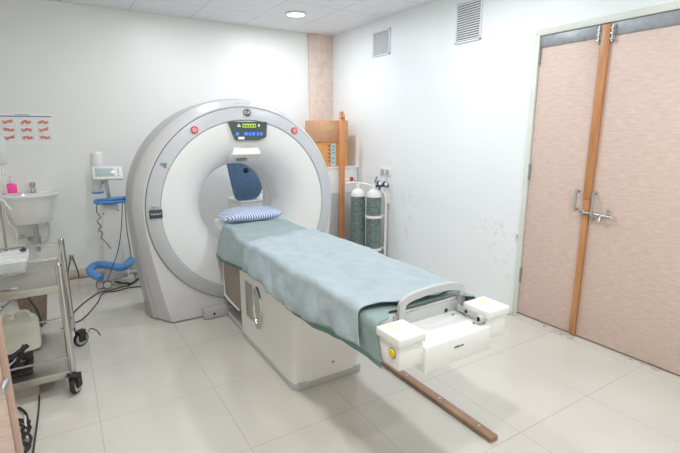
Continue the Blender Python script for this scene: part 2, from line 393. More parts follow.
MB().loft([outline(.912, .797, 3.898), outline(.912, .797, 3.906), outline(.925, .832, 3.922), outline(.930, .852, 4.02), outline(.925, .845, 4.28), outline(.90, .82, 4.42), circ_like(ob, .86, 4.46), circ_like(ob, .55, 4.46)]).build('side_cover', M['side'], G, ang=30)
MB().loft([outline(.90, .70, 3.78, .0), outline(.90, .70, 3.78, .016), outline(.90, .80, 4.36, .016), outline(.90, .80, 4.36, .0)]) 
B(CX-.70, CX+.70, 3.80, 4.36, 0, .03, bev=0).build('plinth', M['seam'], G)
MB().lathe([(.845, 3.756), (.845, 3.735), (.838, 3.728), (.744, 3.716), (.738, 3.722), (.738, 3.74)], (CX, 0, CZ), 'y', 128).build('front_ring', M['band'], G)
MB().lathe([(.8495, 3.752), (.8495, 3.742), (.843, 3.742), (.843, 3.752)], (CX, 0, CZ), 'y', 128).build('seam', M['seam'], G)
MB().lathe([(.740, 3.730), (.734, 3.722), (.70, 3.720), (.60, 3.728), (.53, 3.748), (.47, 3.785), (.425, 3.84), (.395, 3.90), (.375, 3.97), (.368, 4.04)], (CX, 0, CZ), 'y', 128).build('front_face', M['white2'], G)
MB().lathe([(.741, 3.74), (.741, 3.7235), (.735, 3.7235), (.735, 3.74)], (CX, 0, CZ), 'y', 128).build('seam', M['seam'], G)
MB().lathe([(.368, 4.035), (.361, 4.045), (.361, 4.075), (.372, 4.08), (.372, 4.10), (.361, 4.105), (.361, 4.14), (.366, 4.145), (.366, 4.22), (.375, 4.30), (.40, 4.38), (.45, 4.43), (.56, 4.46)], (CX, 0, CZ), 'y', 128).build('bore_liner', M['white'], G)
MB().lathe([(.3725, 4.082), (.3725, 4.098), (.3700, 4.098), (.3700, 4.082)], (CX, 0, CZ), 'y', 96).build('scan_window', M['dgrey'], G)
# overhang with alignment light above the bore
mb = MB()
def vis(y, z, a): return [(CX-.145+a, y, z), (CX+.115-a*.3, y, z)]
v = []
prof = [(3.752, 1.462, .045), (3.722, 1.446, .03), (3.712, 1.405, .012), (3.735, 1.385, 0.), (3.86, 1.345, 0.), (3.90, 1.36, 0.02), (3.84, 1.46, .05)]
L0 = [(CX-.145+a, y, z) for y, z, a in prof]; L1 = [(CX+.125-a*.35, y, z) for y, z, a in prof]
mb.loft([L0, L1], True, True); mb.build('laser_visor', M['white'], G, ang=25)
MB().ell((CX-.02, 3.80, 1.352), (.055, .03, .014)).build('laser_lens', M['dgrey'], G)
# control panel
P = [(-.155, 1.668), (-.148, 1.677), (.182, 1.677), (.188, 1.668), (.178, 1.556), (.165, 1.542), (.105, 1.520), (-.085, 1.520), (-.105, 1.534)]
pn = MB().prism([(CX+x, z) for x, z in P], 'y', 3.704, 3.73).build('control_panel', M['panel'], G)
B(CX-.035, CX+.085, 3.701, 3.705, 1.628, 1.660, bev=.001).build('lcd_display', M['lcd'], pn)
mb = MB()
for i in range(5): mb.box(CX-.026+i*.023, CX-.014+i*.023, 3.6995, 3.7015, 1.636, 1.652, bev=0)
mb.build('lcd_digits', M['panel'], pn)
for q in ((-.080, -.052, 1.634, 1.646), (-.074, -.060, 1.650, 1.658), (.105, .118, 1.636, 1.656)): B(CX+q[0], CX+q[1], 3.701, 3.705, q[2], q[3], bev=.001).build('printed_mark', M['paper'], pn)
for x, w in ((-.082, .013), (-.008, .015), (.026, .010), (.060, .015), (.098, .010), (.130, .012)):
    mb = MB(); mb.box(CX+x-w, CX+x+w, 3.700, 3.705, 1.563, 1.588, bev=.004); mb.build('lit_button', M['btn'], pn)
B(CX-.078, CX-.022, 3.701, 3.705, 1.530, 1.552, bev=.001).build('paper_label', M['paper'], pn)
# emergency buttons
for x, z in ((.947, 1.609), (1.836, 1.603)):
    b = MB().cyl((x, 3.722, z), (x, 3.711, z), .029, n=28).build('stop_button', M['red'], G)
    MB().lathe([(.0001, 3.7085), (.019, 3.7085), (.021, 3.712)], (x, 0, z), 'y', 24).build('button_cap', M['pinkc'], b)
def face_m(x, z, y, rotz=0): return Matrix.Translation((x, y, z)) @ Matrix.Rotation(PI/2, 4, 'X')
# maker's roundel
b = MB().cyl((1.398, 3.722, 1.752), (1.398, 3.714, 1.752), .034, n=32).build('emblem', M['ink'], G)
mb = MB(); mb.lathe([(.0315, 3.7135), (.0315, 3.712), (.029, 3.712), (.029, 3.7135)], (1.398, 0, 1.752), 'y', 32); mb.text('GE', .040, face_m(1.398, 1.752, 3.7125)); mb.build('emblem_print', M['paper'], b)
# model plate
b = B(.556, .652, 3.706, 3.722, .925, .992, bev=.002).build('name_plate', M['navy'], G)
MB().text('BrightSpeed', .0158, face_m(.604, .959, 3.7055)).build('plate_print', M['paper'], b)
B(.575, .630, 3.711, 3.724, 1.012, 1.032, bev=.003).build('blank_recess', M['grey'], G)
mb = MB(); mb.box(.668, .715, 3.711, 3.724, 1.347, 1.353, bev=0); mb.box(.690, .712, 3.711, 3.724, 1.333, 1.337, bev=0); mb.box(.696, .712, 3.711, 3.724, 1.322, 1.325, bev=0); mb.build('printed_mark', M['tealink'], G)
mb = MB(); mb.box(1.31, 1.46, 3.78, 3.788, 1.833, 1.837, bev=0); mb.ell((1.31, 3.783, 1.836), (.008, .008, .008), 10, 6); mb.build('printed_mark', M['paper'], G)
# floor bracket in front of the gantry
b = B(.915, 1.27, 3.665, 3.745, 0.004, .094, bev=.008).build('floor_bracket', M['grey'], G)
for x in (1.0, 1.19): MB().cyl((x, 3.666, .045), (x, 3.660, .045), .010, n=14).build('bolt', M['ink'], b)

# ------------------------------------------------------------------ patient table
T = thing('scanner_table', 'long white scanner couch on a boxy base, cantilevered toward the camera', 'patient table', (1.33, 2.78, 0))
def rr(x0, x1, y0, y1, r, n=6):
    p = []
    for cx, cy, a0 in ((x1-r, y1-r, 0), (x0+r, y1-r, PI/2), (x0+r, y0+r, PI), (x1-r, y0+r, 1.5*PI)):
        p += [(cx+r*math.cos(a0+PI/2*i/n), cy+r*math.sin(a0+PI/2*i/n)) for i in range(n+1)]
    return p
mb = MB(); ring = rr(1.093, 1.585, 2.280, 3.262, .05)
mb.loft([[(x, y, z) for x, y in ring] for z in (.03, .60)], True, True); mb.build('base', M['white'], T)
mb = MB(); ring = rr(1.089, 1.589, 2.276, 3.266, .053)
mb.loft([[(x, y, z) for x, y in ring] for z in (.002, .042)], True, True); kp = mb.build('kick_trim', M['grey'], T)
mb = MB(); ring = rr(1.0785, 1.5825, 2.2955, 2.345, .02); 
for x0, x1 in ((1.11, 1.18), (1.525, 1.588)): B(x0, x1, 2.2735, 2.30, .004, .054, bev=.010).build('corner_bracket', M['grey'], kp)
MB().cyl((1.37, 2.282, .13), (1.37, 2.276, .13), .008, n=12).build('screw', M['dgrey'], T)
# bright loop recesses on the base side
mb = MB()
mb.box(1.0895, 1.0955, 2.96, 3.10, .22, .50, bev=.002); mb.build('recess_plate', M['steel'], T)
mb = MB(); P = [(2.86+.085*math.cos(a)*(1 if math.sin(a) > -2 else 1), .36+.16*math.sin(a)) for a in [2*PI*i/28 for i in range(28)]]
mb.loft([[(1.091, y, z) for y, z in P], [(1.080, 2.86+(y-2.86)*.97, .36+(z-.36)*.97) for y, z in P], [(1.080, 2.86+(y-2.86)*.72, .36+(z-.36)*.80) for y, z in P], [(1.0915, 2.86+(y-2.86)*.68, .36+(z-.36)*.78) for y, z in P]])
mb.build('loop_handle', M['chrome'], T)
MB().loft([[(1.0918, 2.86+(y-2.86)*.7, .36+(z-.36)*.79) for y, z in P]], True).build('loop_recess', M['grey'], T)
# bellows toward the gantry
be = B(1.105, 1.56, 3.262, 3.69, .18, .62, bev=.02).build('bellows', M['bellow'], T)
mb = MB(); mb.tube([(1.100, 3.655, .62), (1.100, 3.655, .26), (1.100, 3.61, .20), (1.100, 3.30, .185)], .008, 8, 4); mb.build('piping', M['white'], be)
B(1.11, 1.56, 3.262, 3.66, 0.002, .05, bev=.006).build('floor_channel', M['grey'], T)
# upper frame, cradle
B(1.12, 1.60, 1.46, 3.70, .60, .72, bev=.02).build('upper_frame', M['white'], T)
mb = MB()
sec = [(1.075, .735), (1.075, .785), (1.10, .803), (1.20, .797), (1.36, .792), (1.52, .797), (1.62, .803), (1.645, .785), (1.645, .735), (1.58, .715), (1.14, .715)]
tap = lambda y: .078*sm(3.0, 3.6, y)
mb.loft([[(x+tap(y)*(1.645-x)/.57, y, z) for x, z in sec] for y in (1.47, 2.9, 3.1, 3.2, 3.3, 3.4, 3.5, 3.6, 3.8, 4.05)], True, True); mb.build('cradle', M['white'], T)
# foot end: two blocks, shelf, back plate, handle
def block(x0, x1, name='end_block'):
    mb = MB(); ft, bk, zb, zt = 1.245, 1.395, .655, .80
    mb.box(x0+.006, x1-.006, ft+.006, bk, zb, zt-.038, bev=.010); mb.box(x0-.002, x1+.002, ft-.002, bk+.004, zt-.040, zt, bev=.008, seg=3)
    return mb.build(name, M['white'], T)
bl = block(1.052, 1.195); br_ = block(1.572, 1.715)
yb = MB().lathe([(.0001, 1.048), (.016, 1.049), (.019, 1.053), (.019, 1.059)], (0, 1.292, .722), 'x', 24).build('release_knob', M['yellow'], bl)
MB().lathe([(.023, 1.060), (.023, 1.0555), (.019, 1.0555), (.019, 1.06)], (0, 1.292, .722), 'x', 24).build('knob_collar', M['dgrey'], bl)
B(1.09, 1.115, 1.32, 1.39, .8, .8012, bev=0).build('sticker', M['ystick'], bl); B(1.635, 1.662, 1.30, 1.37, .8, .8012, bev=0).build('sticker', M['ystick'], br_)
mb = MB(); mb.box(1.565, 1.573, 1.29, 1.43, .745, .775, bev=.002); mb.cyl((1.572, 1.275, .76), (1.540, 1.275, .76), .017, n=20); mb.box(1.540, 1.570, 1.262, 1.29, .745, .777, bev=.006); mb.build('side_rail', M['grey'], br_)
MB().cyl((1.566, 1.37, .76), (1.560, 1.37, .76), .008, n=12).build('screw', M['ink'], br_)
B(1.714, 1.718, 1.30, 1.32, .67, .72, bev=.001).build('slot', M['dgrey'], br_)
sh = B(1.185, 1.582, 1.235, 1.46, .618, .733, bev=.007).build('end_shelf', M['white'], T)
for x, y in ((1.225, 1.29), (1.54, 1.30), (1.53, 1.42)): MB().cyl((x, y, .732), (x, y, .735), .006, n=12).build('screw', M['ink'], sh)
mb = MB()
for x, w in ((1.36, .009), (1.376, .004), (1.388, .003), (1.40, .005)): mb.box(x-w, x+w, 1.2335, 1.236, .690-.002, .690+random.uniform(.002, .006), bev=0)
mb.build('printed_mark', M['ink'], sh)
pl = B(1.20, 1.62, 1.458, 1.478, .70, .785, bev=.004).build('end_plate', M['grey'], T)
for x, z, r in ((1.265, .755, .013), (1.285, .728, .010), (1.56, .775, .012)): MB().cyl((x, 1.459, z), (x, 1.455, z), r, n=18).build('plate_screw', M['side'], pl)
MB().cyl((1.52, 1.459, .745), (1.52, 1.455, .745), .010, n=16).build('screw', M['ink'], pl)
mb = MB(); H = []
pts = [(1.232, .72), (1.232, .81), (1.246, .846), (1.30, .864), (1.42, .874), (1.54, .868), (1.597, .852), (1.614, .82), (1.612, .72)]
P3 = catmull([(x, 1.452, z) for x, z in pts], 5); rings = []
for i, p in enumerate(P3):
    t = (P3[min(i+1, len(P3)-1)]-P3[max(i-1, 0)]).normalized(); nrm = Vector((t.z, 0, -t.x)) ; w = .017
    rings.append([p+nrm*w+Vector((0, -.010, 0)), p+nrm*w+Vector((0, .010, 0)), p-nrm*w+Vector((0, .010, 0)), p-nrm*w+Vector((0, -.010, 0))])
mb.loft(rings, True, True); mb.build('grab_handle', M['grey'], T)

# ------------------------------------------------------------------ drapes
tap = lambda y: .075*sm(3.0, 3.6, y)
def drape(xl, xr, zt, y0f, y1f, zbl, zbr, ny, nx, wr, seed, off):
    """a sheet laid across the couch and hanging down both sides"""
    rows = []
    for j in range(ny+1):
        v = j/ny; row = []
        for i in range(nx+1):
            s = i/nx
            y = y0f(s)+(y1f(s)-y0f(s))*v
            zl, zr = zbl(y), zbr(y); r = .035
            segs = [zt-r-zl, r*PI/2, xr-xl-2*r, r*PI/2, zt-r-zr]; tot = sum(segs)
            # more samples on the hanging side in view
            d = s*tot; x = z = 0
            if d < segs[0]: q = d/segs[0]; x = xl+tap(y)-(.018-.022*sm(2.0, 1.45, y)+.05*tap(y)/.08)*(1-q); z = zl+d
            elif d < sum(segs[:2]): a = (d-segs[0])/r; x = xl+tap(y)+r-r*math.cos(a); z = zt-r+r*math.sin(a)
            elif d < sum(segs[:3]): q = (d-sum(segs[:2]))/segs[2]; x = xl+r+tap(y)*(1-q)+q*segs[2]; z = zt
            elif d < sum(segs[:4]): a = (d-sum(segs[:3]))/r; x = xr-r+r*math.sin(a); z = zt-r+r*math.cos(a)
            else: q = (d-sum(segs[:4])); x = xr+.018*q/segs[4]; z = zt-r-q
            n1 = noise.noise(Vector((x*5+seed, y*3.2, z*3))); n2 = noise.noise(Vector((x*14+seed, y*9-z*8, z*6+seed)))
            hang = max(0, min(1, (zt-r-z)/.12))
            top = 1-hang
            fold = abs(noise.noise(Vector((y*6+seed, z*2.2+x, 3.1))))
            x += (-1 if x < (xl+xr)/2 else 1)*hang*(.030*fold+.010*n2+.012*n1)*wr
            z += top*(.005*max(-.4, n1)+.003*n2)*wr+hang*.006*n1
            f1 = noise.voronoi(Vector((x*5+y*1.5+seed, y*3.2-x*2, z*4)))[0]; f2 = noise.voronoi(Vector((x*11-y*4+seed, y*8+x*3, z*9)))[0]
            z += top*wr*(.016*(f1[0]-.35)+.006*(f2[0]-.35)); x += (-1 if x < (xl+xr)/2 else 1)*hang*wr*(.010*(f1[0]-.2)+.005*f2[0])
            row.append((x, y, z+off))
        rows.append(row)
    return rows
def sheet_obj(name, rows, hem_cols, mats, label, thick=.004):
    n = len(rows[0]); mb = MB()
    v = [p for r in rows for p in r]; f = []; m = []
    for j in range(len(rows)-1):
        for i in range(n-1):
            f.append((j*n+i, j*n+i+1, (j+1)*n+i+1, (j+1)*n+i)); m.append(1 if hem_cols(i, n, j, len(rows)) else 0)
    mb.add(v, f); mb.m = m
    o = mb.build(name, mats, ang=80)
    md = o.modifiers.new('s', 'SOLIDIFY'); md.thickness = thick; md.offset = 0
    return tag(o, label, 'drape')
zb1 = lambda y: .612+.020*math.sin(y*5.2)-.07*sm(3.1, 3.65, y)
rows = drape(1.052, 1.668, .812, lambda s: 1.352+.05*min(1, s/.2)+.06*sm(.24, .30, s)-.06*sm(.72, .78, s), lambda s: 3.70-.16*sm(.45, 1, s)+.015*math.sin(s*9), zb1, lambda y: .62, 190, 110, .45, 2.3, .0)
sheet_obj('green_drape', rows, lambda i, n, j, nj: i < 3 or i > n-4, [M['sheet'], M['hem']], 'green cotton drape lying directly on the couch, showing at its foot corner and hem')
zb2 = lambda y: .640+.018*math.sin(y*5.2)-.012*sm(2.6, 2.95, y)+.02*sm(2.2, 1.6, y)
rows = drape(1.036, 1.682, .832, lambda s: 1.475+.04*math.sin(s*9)+.02*sm(.3, .5, s), lambda s: 2.90+.20*s, zb2, lambda y: .64, 150, 110, 1.7, 9.1, .004)
sheet_obj('pale_blue_drape', rows, lambda i, n, j, nj: False, [M['sheet2'], M['hem']], 'pale blue crumpled drape spread over the middle of the couch')

rows = drape(1.044, 1.674, .8215, lambda s: 2.80, lambda s: 3.655-.16*sm(.45, 1, s)+.015*math.sin(s*9), lambda y: zb1(y)+.028, lambda y: .63, 80, 110, .7, 5.7, .002)
sheet_obj('grey_green_drape', rows, lambda i, n, j, nj: False, [M['sheet3'], M['hem']], 'pale grey-green drape at the pillow end, tucked under the blue one')

# pillow
mb = MB(); n, m_ = 40, 18; rings = []
pc = (1.405, 3.78, .872); ph = (.275, .185, .056)
def sp(c, e): return math.copysign(abs(c)**e, c)
for i in range(m_+1):
    t = -PI/2+PI*i/m_; t = max(-PI/2+.002, min(PI/2-.002, t)); R = []
    for j in range(n):
        a = 2*PI*j/n
        ux, uy, uz = sp(math.cos(a), .42)*math.cos(t)**.55, sp(math.sin(a), .42)*math.cos(t)**.55, math.sin(t)
        x, y, z = ux*ph[0], uy*ph[1], uz*ph[2]*(1-.35*ux*ux)
        z += .012*noise.noise(Vector((x*9, y*9, 2)))-.03*max(0, -ux-.55)
        x += .012*noise.noise(Vector((y*12, z*12, 5)))
        R.append((pc[0]+x, pc[1]+y, pc[2]+z))
    rings.append(R)
mb.loft(rings, True, True); tag(mb.build('pillow', M['pillow'], ang=80), 'blue and white striped pillow on the couch in the scanner bore', 'pillow')

# floor rail
mb = MB(); r_ = thing('floor_rail', 'long brown rail lying on the floor under the couch foot', 'rail', (1.78, 2.2, 0))
B(1.752, 1.808, 1.315, 3.1, .001, .030, bev=.005).build('rail_bar', M['bar'], r_)
for y in (1.42, 1.72, 2.02, 2.32): MB().cyl((1.78, y, .029), (1.78, y, .0325), .008, n=14).build('screw_head', M['chrome'], r_)

# ------------------------------------------------------------------ things seen through the bore
t = thing('low_cabinet', 'low white cabinet behind the scanner, seen through its bore', 'cabinet', (2.0, 5.0, 0))
B(1.70, 2.35, 4.86, 5.30, .03, .79, bev=.01).build('body', M['ups'], t); B(1.69, 2.355, 4.855, 5.305, .79, .815, bev=.005).build('top_panel', M['white'], t)
B(1.69, 2.33, 4.88, 5.28, 0.001, .031, bev=0).build('plinth', M['seam'], t)
for x0, x1 in ((1.705, 2.015), (2.022, 2.345)):
    d = B(x0, x1, 4.845, 4.861, .05, .78, bev=.004).build('door', M['white'], t)
    hx = x1-.04 if x0 < 1.9 else x0+.04
    MB().cyl((hx, 4.832, .40), (hx, 4.832, .52), .006, n=12).box(hx-.005, hx+.005, 4.832, 4.846, .405, .415, bev=0).box(hx-.005, hx+.005, 4.832, 4.846, .505, .515, bev=0).build('handle', M['alu'], d)
t = thing('padded_cushion', 'navy blue quilted cushion propped on the white cabinet, seen through the bore', 'cushion', (1.86, 4.95, .815))
mb = MB(); rings = []
def pad(k, y):
    P = [(1.615, 1.36), (1.612, 1.25), (1.628, 1.10), (1.650, .92), (1.668, .842), (1.70, .818), (1.80, .818), (1.90, .826), (1.95, .86), (1.99, .93), (2.04, 1.06), (2.06, 1.20), (2.06, 1.36), (1.84, 1.38)]
    c = (1.84, 1.09); return [(c[0]+(x-c[0])*k, y+.10*(z-.82)/.5, c[1]+(z-c[1])*k) for x, z in P]
mb.loft([pad(.94, 4.885), pad(.985, 4.892), pad(1., 4.91), pad(1., 4.94), pad(.97, 4.955)], True, True); mb.build('pad', M['bluefab'], t, ang=50)
MB().lathe([(.0001, 4.945), (.026, 4.943), (.034, 4.949), (.034, 4.96)], (1.815, 0, 1.155), 'y', 24).build('grommet', M['ink'], t)
mb = MB(); mb.box(1.645, 2.03, 4.946, 4.952, 1.215, 1.219, bev=0); mb.build('seam_stitch', M['navy'], t)

# ------------------------------------------------------------------ corner: cabinet, cartons, plank, cylinders
U = thing('power_cabinet', 'white power supply cabinet with a red button behind the gas cylinders', 'cabinet', (3.0, 5.1, 0))
ux0, ux1, uy0, uy1, uzt = 2.60, 3.322, 4.88, 5.40, 1.13
B(ux0, ux1, uy0, uy1, .03, uzt, bev=.01).build('body', M['ups'], U); B(ux0+.03, ux1-.03, uy0+.03, uy1-.03, 0.001, .031, bev=0).build('plinth', M['seam'], U)
B(ux0-.006, ux1+.006, uy0-.006, uy1+.006, uzt-.002, uzt+.02, bev=.006).build('top_panel', M['white'], U)
B(ux0+.03, ux1-.03, uy0-.008, uy0+.002, .10, .82, bev=.003).build('front_panel', M['grey'], U)
MB().cyl((3.225, uy0+.001, .985), (3.225, uy0-.014, .985), .028, n=24).build('stop_button', M['red'], U)
for x, mm in ((3.128, 'led'), (3.175, 'amber')): MB().cyl((x, uy0+.001, .985), (x, uy0-.006, .985), .011, n=14).build('indicator', M[mm], U)
B(3.265, 3.29, uy0-.012, uy0+.002, .92, .96, bev=.003).build('switch', M['ink'], U)
zc = uzt+.0205
t = thing('orange_carton', 'orange printed carton standing on the white power cabinet', 'carton', (3.0, 5.1, zc))
B(2.80, 3.20, 4.93, 5.32, zc, zc+.315, bev=.004).build('box', M['carton'], t)
for i in range(5): B(2.898, 2.935, 4.928, 4.931, zc+.06+i*.048, zc+.088+i*.048, bev=.002).build('printed_mark', M['bin'], t)
lb = B(2.948, 3.012, 4.927, 4.931, zc+.01, zc+.295, bev=0).build('pale_label', M['paleblue'], t)
for z in (.05, .10, .17, .21, .25): B(2.962, 2.985+random.uniform(0, .015), 4.9255, 4.928, zc+z, zc+z+.012, bev=0).build('label_mark', M['tealink'], lb)
zc2 = zc+.3155
t = thing('brown_carton', 'brown carton with a worn tan patch stacked on the orange carton', 'carton', (3.0, 5.1, zc2))
B(2.79, 3.20, 4.92, 5.33, zc2, zc2+.265, bev=.004).build('box', M['carton2'], t)
mb = MB(); P = [(2.82, .12), (2.83, .22), (2.90, .245), (2.97, .23), (2.985, .17), (2.93, .13), (2.90, .15)]
mb.prism([(x, zc2+z) for x, z in P], 'y', 4.918, 4.921); mb.build('worn_patch', M['tan'], t)
B(2.983, 2.987, 4.917, 4.921, zc2+.004, zc2+.262, bev=0).build('tape_line', M['tan'], t)
mb = MB(); mb.box(2.998, 3.062, 4.782, 4.822, .001, 1.80, bev=.004); pk = thing('wooden_plank', 'tall upright orange wooden plank in front of the cartons', 'plank', (3.03, 4.80, 0)); mb.build('plank_board', M['wood2'], pk)
B(3.00, 3.045, 4.786, 4.818, 1.80, 1.835, bev=.004).build('tenon', M['wood2'], pk)
for x, z, r in ((3.02, 1.755, .012), (3.05, 1.735, .007)): MB().cyl((x, 4.783, z), (x, 4.779, z), r, n=14).build('screw_hole', M['ink'], pk)
B(2.90, 3.062, 4.74, 4.86, 0.001, .03, bev=.004).build('foot', M['wood2'], pk)

def cylinder(x, y, zt, label):
    t = thing('gas_cylinder', label, 'gas cylinder', (x, y, .03), 'gas cylinders in the trolley'); r = .088
    MB().lathe([(r*.55, .034), (r*.9, .036), (r, .06), (r, zt)], (x, y, 0), 'z', 36, True, False).build('body', M['cylg'], t)
    MB().lathe([(r, zt-.001), (r*.98, zt+.025), (r*.85, zt+.055), (r*.55, zt+.082), (r*.34, zt+.092), (r*.34, zt+.10)], (x, y, 0), 'z', 36, False, True).build('shoulder', M['cylw'], t)
    mb = MB(); mb.cyl((x, y, zt+.098), (x, y, zt+.15), .02, .017, 16); mb.cyl((x-.035, y, zt+.125), (x+.035, y, zt+.125), .010, n=12); mb.box(x-.014, x+.014, y-.014, y+.014, zt+.148, zt+.172, bev=.004)
    mb.build('valve', M['cylw'], t)
    return t
c1 = cylinder(3.035, 4.44, .83, 'dark green gas cylinder nearer the wooden plank, its valve capped')
c2 = cylinder(3.135, 4.255, .835, 'dark green gas cylinder nearer the wall socket, wearing the regulator')
c1['group'] = c2['group'] = 'gas cylinders in the trolley'
rg = thing('pressure_regulator', 'blue grey pressure regulator screwed to the cylinder near the socket', 'regulator', (3.17, 4.25, .96))
mb = MB(); mb.cyl((3.15, 4.235, .962), (3.29, 4.225, .962), .016, n=16); mb.build('body', M['gauge'], rg)
for x, y, z, in ((3.175, 4.205, 1.0), (3.262, 4.20, .985)):
    g = MB().cyl((x, y+.018, z), (x, y-.012, z), .030, n=24).build('gauge', M['gauge'], rg); MB().cyl((x, y-.011, z), (x, y-.0135, z), .023, n=20).build('dial', M['paper'], g)
MB().cyl((3.29, 4.225, .962), (3.315, 4.225, .962), .026, n=16).build('knob', M['gauge'], rg); MB().cyl((3.20, 4.23, .955), (3.20, 4.23, .915), .011, n=12).build('outlet', M['gauge'], rg)
mb = MB(); mb.cyl((3.135, 4.255, .985), (3.155, 4.225, 1.075), .011, n=12); mb.build('valve_key', M['dgrey'], rg)
# trolley
CT = thing('cylinder_trolley', 'white tubular trolley holding the two gas cylinders', 'trolley', (3.1, 4.35, 0))
mb = MB()
mb.tube([(2.93, 4.56, .975), (3.02, 4.50, .985), (3.14, 4.36, .965), (3.235, 4.235, .90), (3.262, 4.195, .80), (3.262, 4.19, .4), (3.262, 4.19, .05)], .014, 10, 4)
mb.tube([(3.262, 4.28, .80), (3.285, 4.24, .92), (3.295, 4.22, .82), (3.295, 4.22, .05)], .012, 10, 3); mb.build('frame', M['cylw'], CT)
for (x, y), zs in (((3.135, 4.255), (.20, .60)), ((3.035, 4.44), (.20,))):
    for z in zs: MB().lathe([(.092, z-.016), (.104, z-.016), (.104, z+.016), (.092, z+.016), (.092, z-.016)], (x, y, 0), 'z', 32).build('retaining_hoop', M['cylw'], CT)
for a, b in (((3.225, 4.25, .60), (3.262, 4.19, .60)), ((3.225, 4.25, .20), (3.262, 4.19, .20)), ((3.10, 4.36, .20), (3.08, 4.40, .20))): MB().cyl(a, b, .009).build('brace', M['cylw'], CT)
mb = MB(); mb.prism([(2.93, 4.53), (3.12, 4.55), (3.295, 4.26), (3.24, 4.14), (3.05, 4.14)], 'z', .012, .030); mb.build('foot_plate', M['cylw'], CT)
for x, y in ((2.95, 4.53), (3.28, 4.24)): MB().lathe([(.02, x-.014), (.045, x-.012), (.045, x+.012), (.02, x+.014)], (0, y+.03, .046), 'x', 20, True, True).build('wheel', M['black'], CT)
mb = MB(); mb.tube([(XB-.012, 4.29, 1.075), (XB-.022, 4.28, .95), (XB-.018, 4.26, .85), (XB-.015, 4.25, .70)], .008, 8, 4); mb.box(XB-.03, XB-.002, 4.20, 4.29, .74, .86, bev=.006)
tag(mb.build('socket_cable', M['cylw']), 'white cable and small box hanging below the double socket', 'cable')

# ------------------------------------------------------------------ injector stand on the left
I = thing('injector_stand', 'white wheeled injector stand with blue bumpers beside the scanner', 'medical stand', (.39, 5.10, 0))
ix, iy = .395, 5.12
mb = MB(); q = []
for z, w, d in ((.10, .115, .10), (.5, .100, .09), (.84, .082, .075), (.865, .075, .07)):
    q.append([(ix+w*sp(math.cos(a), .5), iy+d*sp(math.sin(a), .5), z) for a in [2*PI*i/32 for i in range(32)]])
mb.loft(q, True, True); col_ = mb.build('pedestal', M['white'], I)
for a, b, c in ((-.07, -.082, .78), (.066, -.078, .80)): MB().ell((ix+a, iy+b, c), (.007, .005, .007), 10, 6).build('screw', M['ink'], col_)
mb = MB(); mb.tube([(ix+.07, iy-.11, .12), (ix-.04, iy-.14, .11), (ix-.17, iy-.10, .10)], .022, 10, 3); mb.tube([(ix, iy, .12), (ix+.05, iy+.2, .09)], .025, 10); mb.tube([(ix+.05, iy-.05, .12), (ix+.20, iy+.04, .09)], .022, 10)
mb.box(ix-.10, ix+.10, iy-.10, iy+.10, .085, .13, bev=.02); mb.build('base_frame', M['grey'], I)
mb = MB(); mb.tube([(.226, 4.85, .165), (.16, 4.93, .20), (.150, 5.02, .225), (.22, 5.09, .245), (.34, 4.955, .25), (.42, 4.85, .245), (.49, 4.90, .26), (.53, 5.0, .27)], .042, 14, 5, flat=.85); mb.build('blue_bumper', M['blue'], I)
mb = MB(); mb.tube([(.262, 4.93, .915), (.27, 5.02, .918), (.36, 5.00, .925), (.44, 4.99, .93), (.535, 4.99, .935), (.545, 4.93, .945)], .022, 12, 4, flat=.85); mb.box(.27, .53, 4.95, 5.20, .885, .915, bev=.012); mb.build('blue_tray', M['blue'], I)
MB().cyl((ix, iy-.01, .90), (ix-.015, iy-.01, 1.12), .021, n=18).build('stem', M['alu'], I)
R3 = Matrix.Rotation(math.radians(-40), 3, 'X') @ Matrix.Rotation(math.radians(2), 3, 'Y')
pv = Matrix.Translation((.395, 5.0, 1.195)) @ R3.to_4x4() @ Matrix.Translation((-.395, -5.0, -1.195))
def tilt(m_): m_.v = [tuple(pv @ Vector(q)) for q in m_.v]; return m_
dp = tilt(B(.262, .532, 5.0, 5.03, 1.12, 1.275, bev=.008)).build('display', M['ups'], I)
tilt(B(.29, .455, 4.996, 5.004, 1.15, 1.245, bev=.002)).build('screen', M['glass'], dp)
for i in range(3): tilt(MB().cyl((.495, 5.002, 1.165+i*.032), (.495, 4.994, 1.165+i*.032), .009, n=12)).build('key_button', M['grey'], dp)
mb = MB(); mb.loft([[(.305+.06*(z-.99)+r*math.cos(2*PI*i/32), 5.19+r*math.sin(2*PI*i/32), z) for i in range(32)] for r, z in ((.001, 1.396), (.044, 1.393), (.052, 1.382), (.056, 1.366), (.056, 1.01), (.05, .985), (.001, .985))]); hd = mb.build('injector_head', M['ups'], I)
MB().lathe([(.045, .972), (.058, .974), (.058, .990), (.045, .992)], (.305, 5.19, 0), 'z', 32, True, True).build('blue_cap', M['blue'], hd)
mb = MB(); mb.tube([(.345, 5.17, 1.10), (.385, 5.12, 1.08)], .018, 10); mb.build('arm', M['grey'], I)
for x, y in ((.222, 5.045), (.285, 5.01), (.445, 5.33), (.60, 5.16)):
    cs = MB().lathe([(.012, y-.018), (.034, y-.018), (.041, y-.010), (.041, y+.010), (.034, y+.018), (.012, y+.018)], (x, 0, .042), 'y', 24, True, True).build('caster', M['white'], I)
    MB().lathe([(.0425, y-.0195), (.0425, y+.0195), (.035, y+.0195), (.035, y-.0195), (.0425, y-.0195)], (x, 0, .0435), 'y', 24).build('tyre', M['dgrey'], cs)
mb = MB(); c = [(.275, 5.0, .90), (.262, 4.98, .82), (.29, 4.97, .76), (.255, 4.97, .72), (.285, 4.97, .67), (.26, 4.97, .63), (.29, 4.97, .60), (.275, 4.97, .55), (.31, 4.99, .50), (.355, 5.0, .42)]
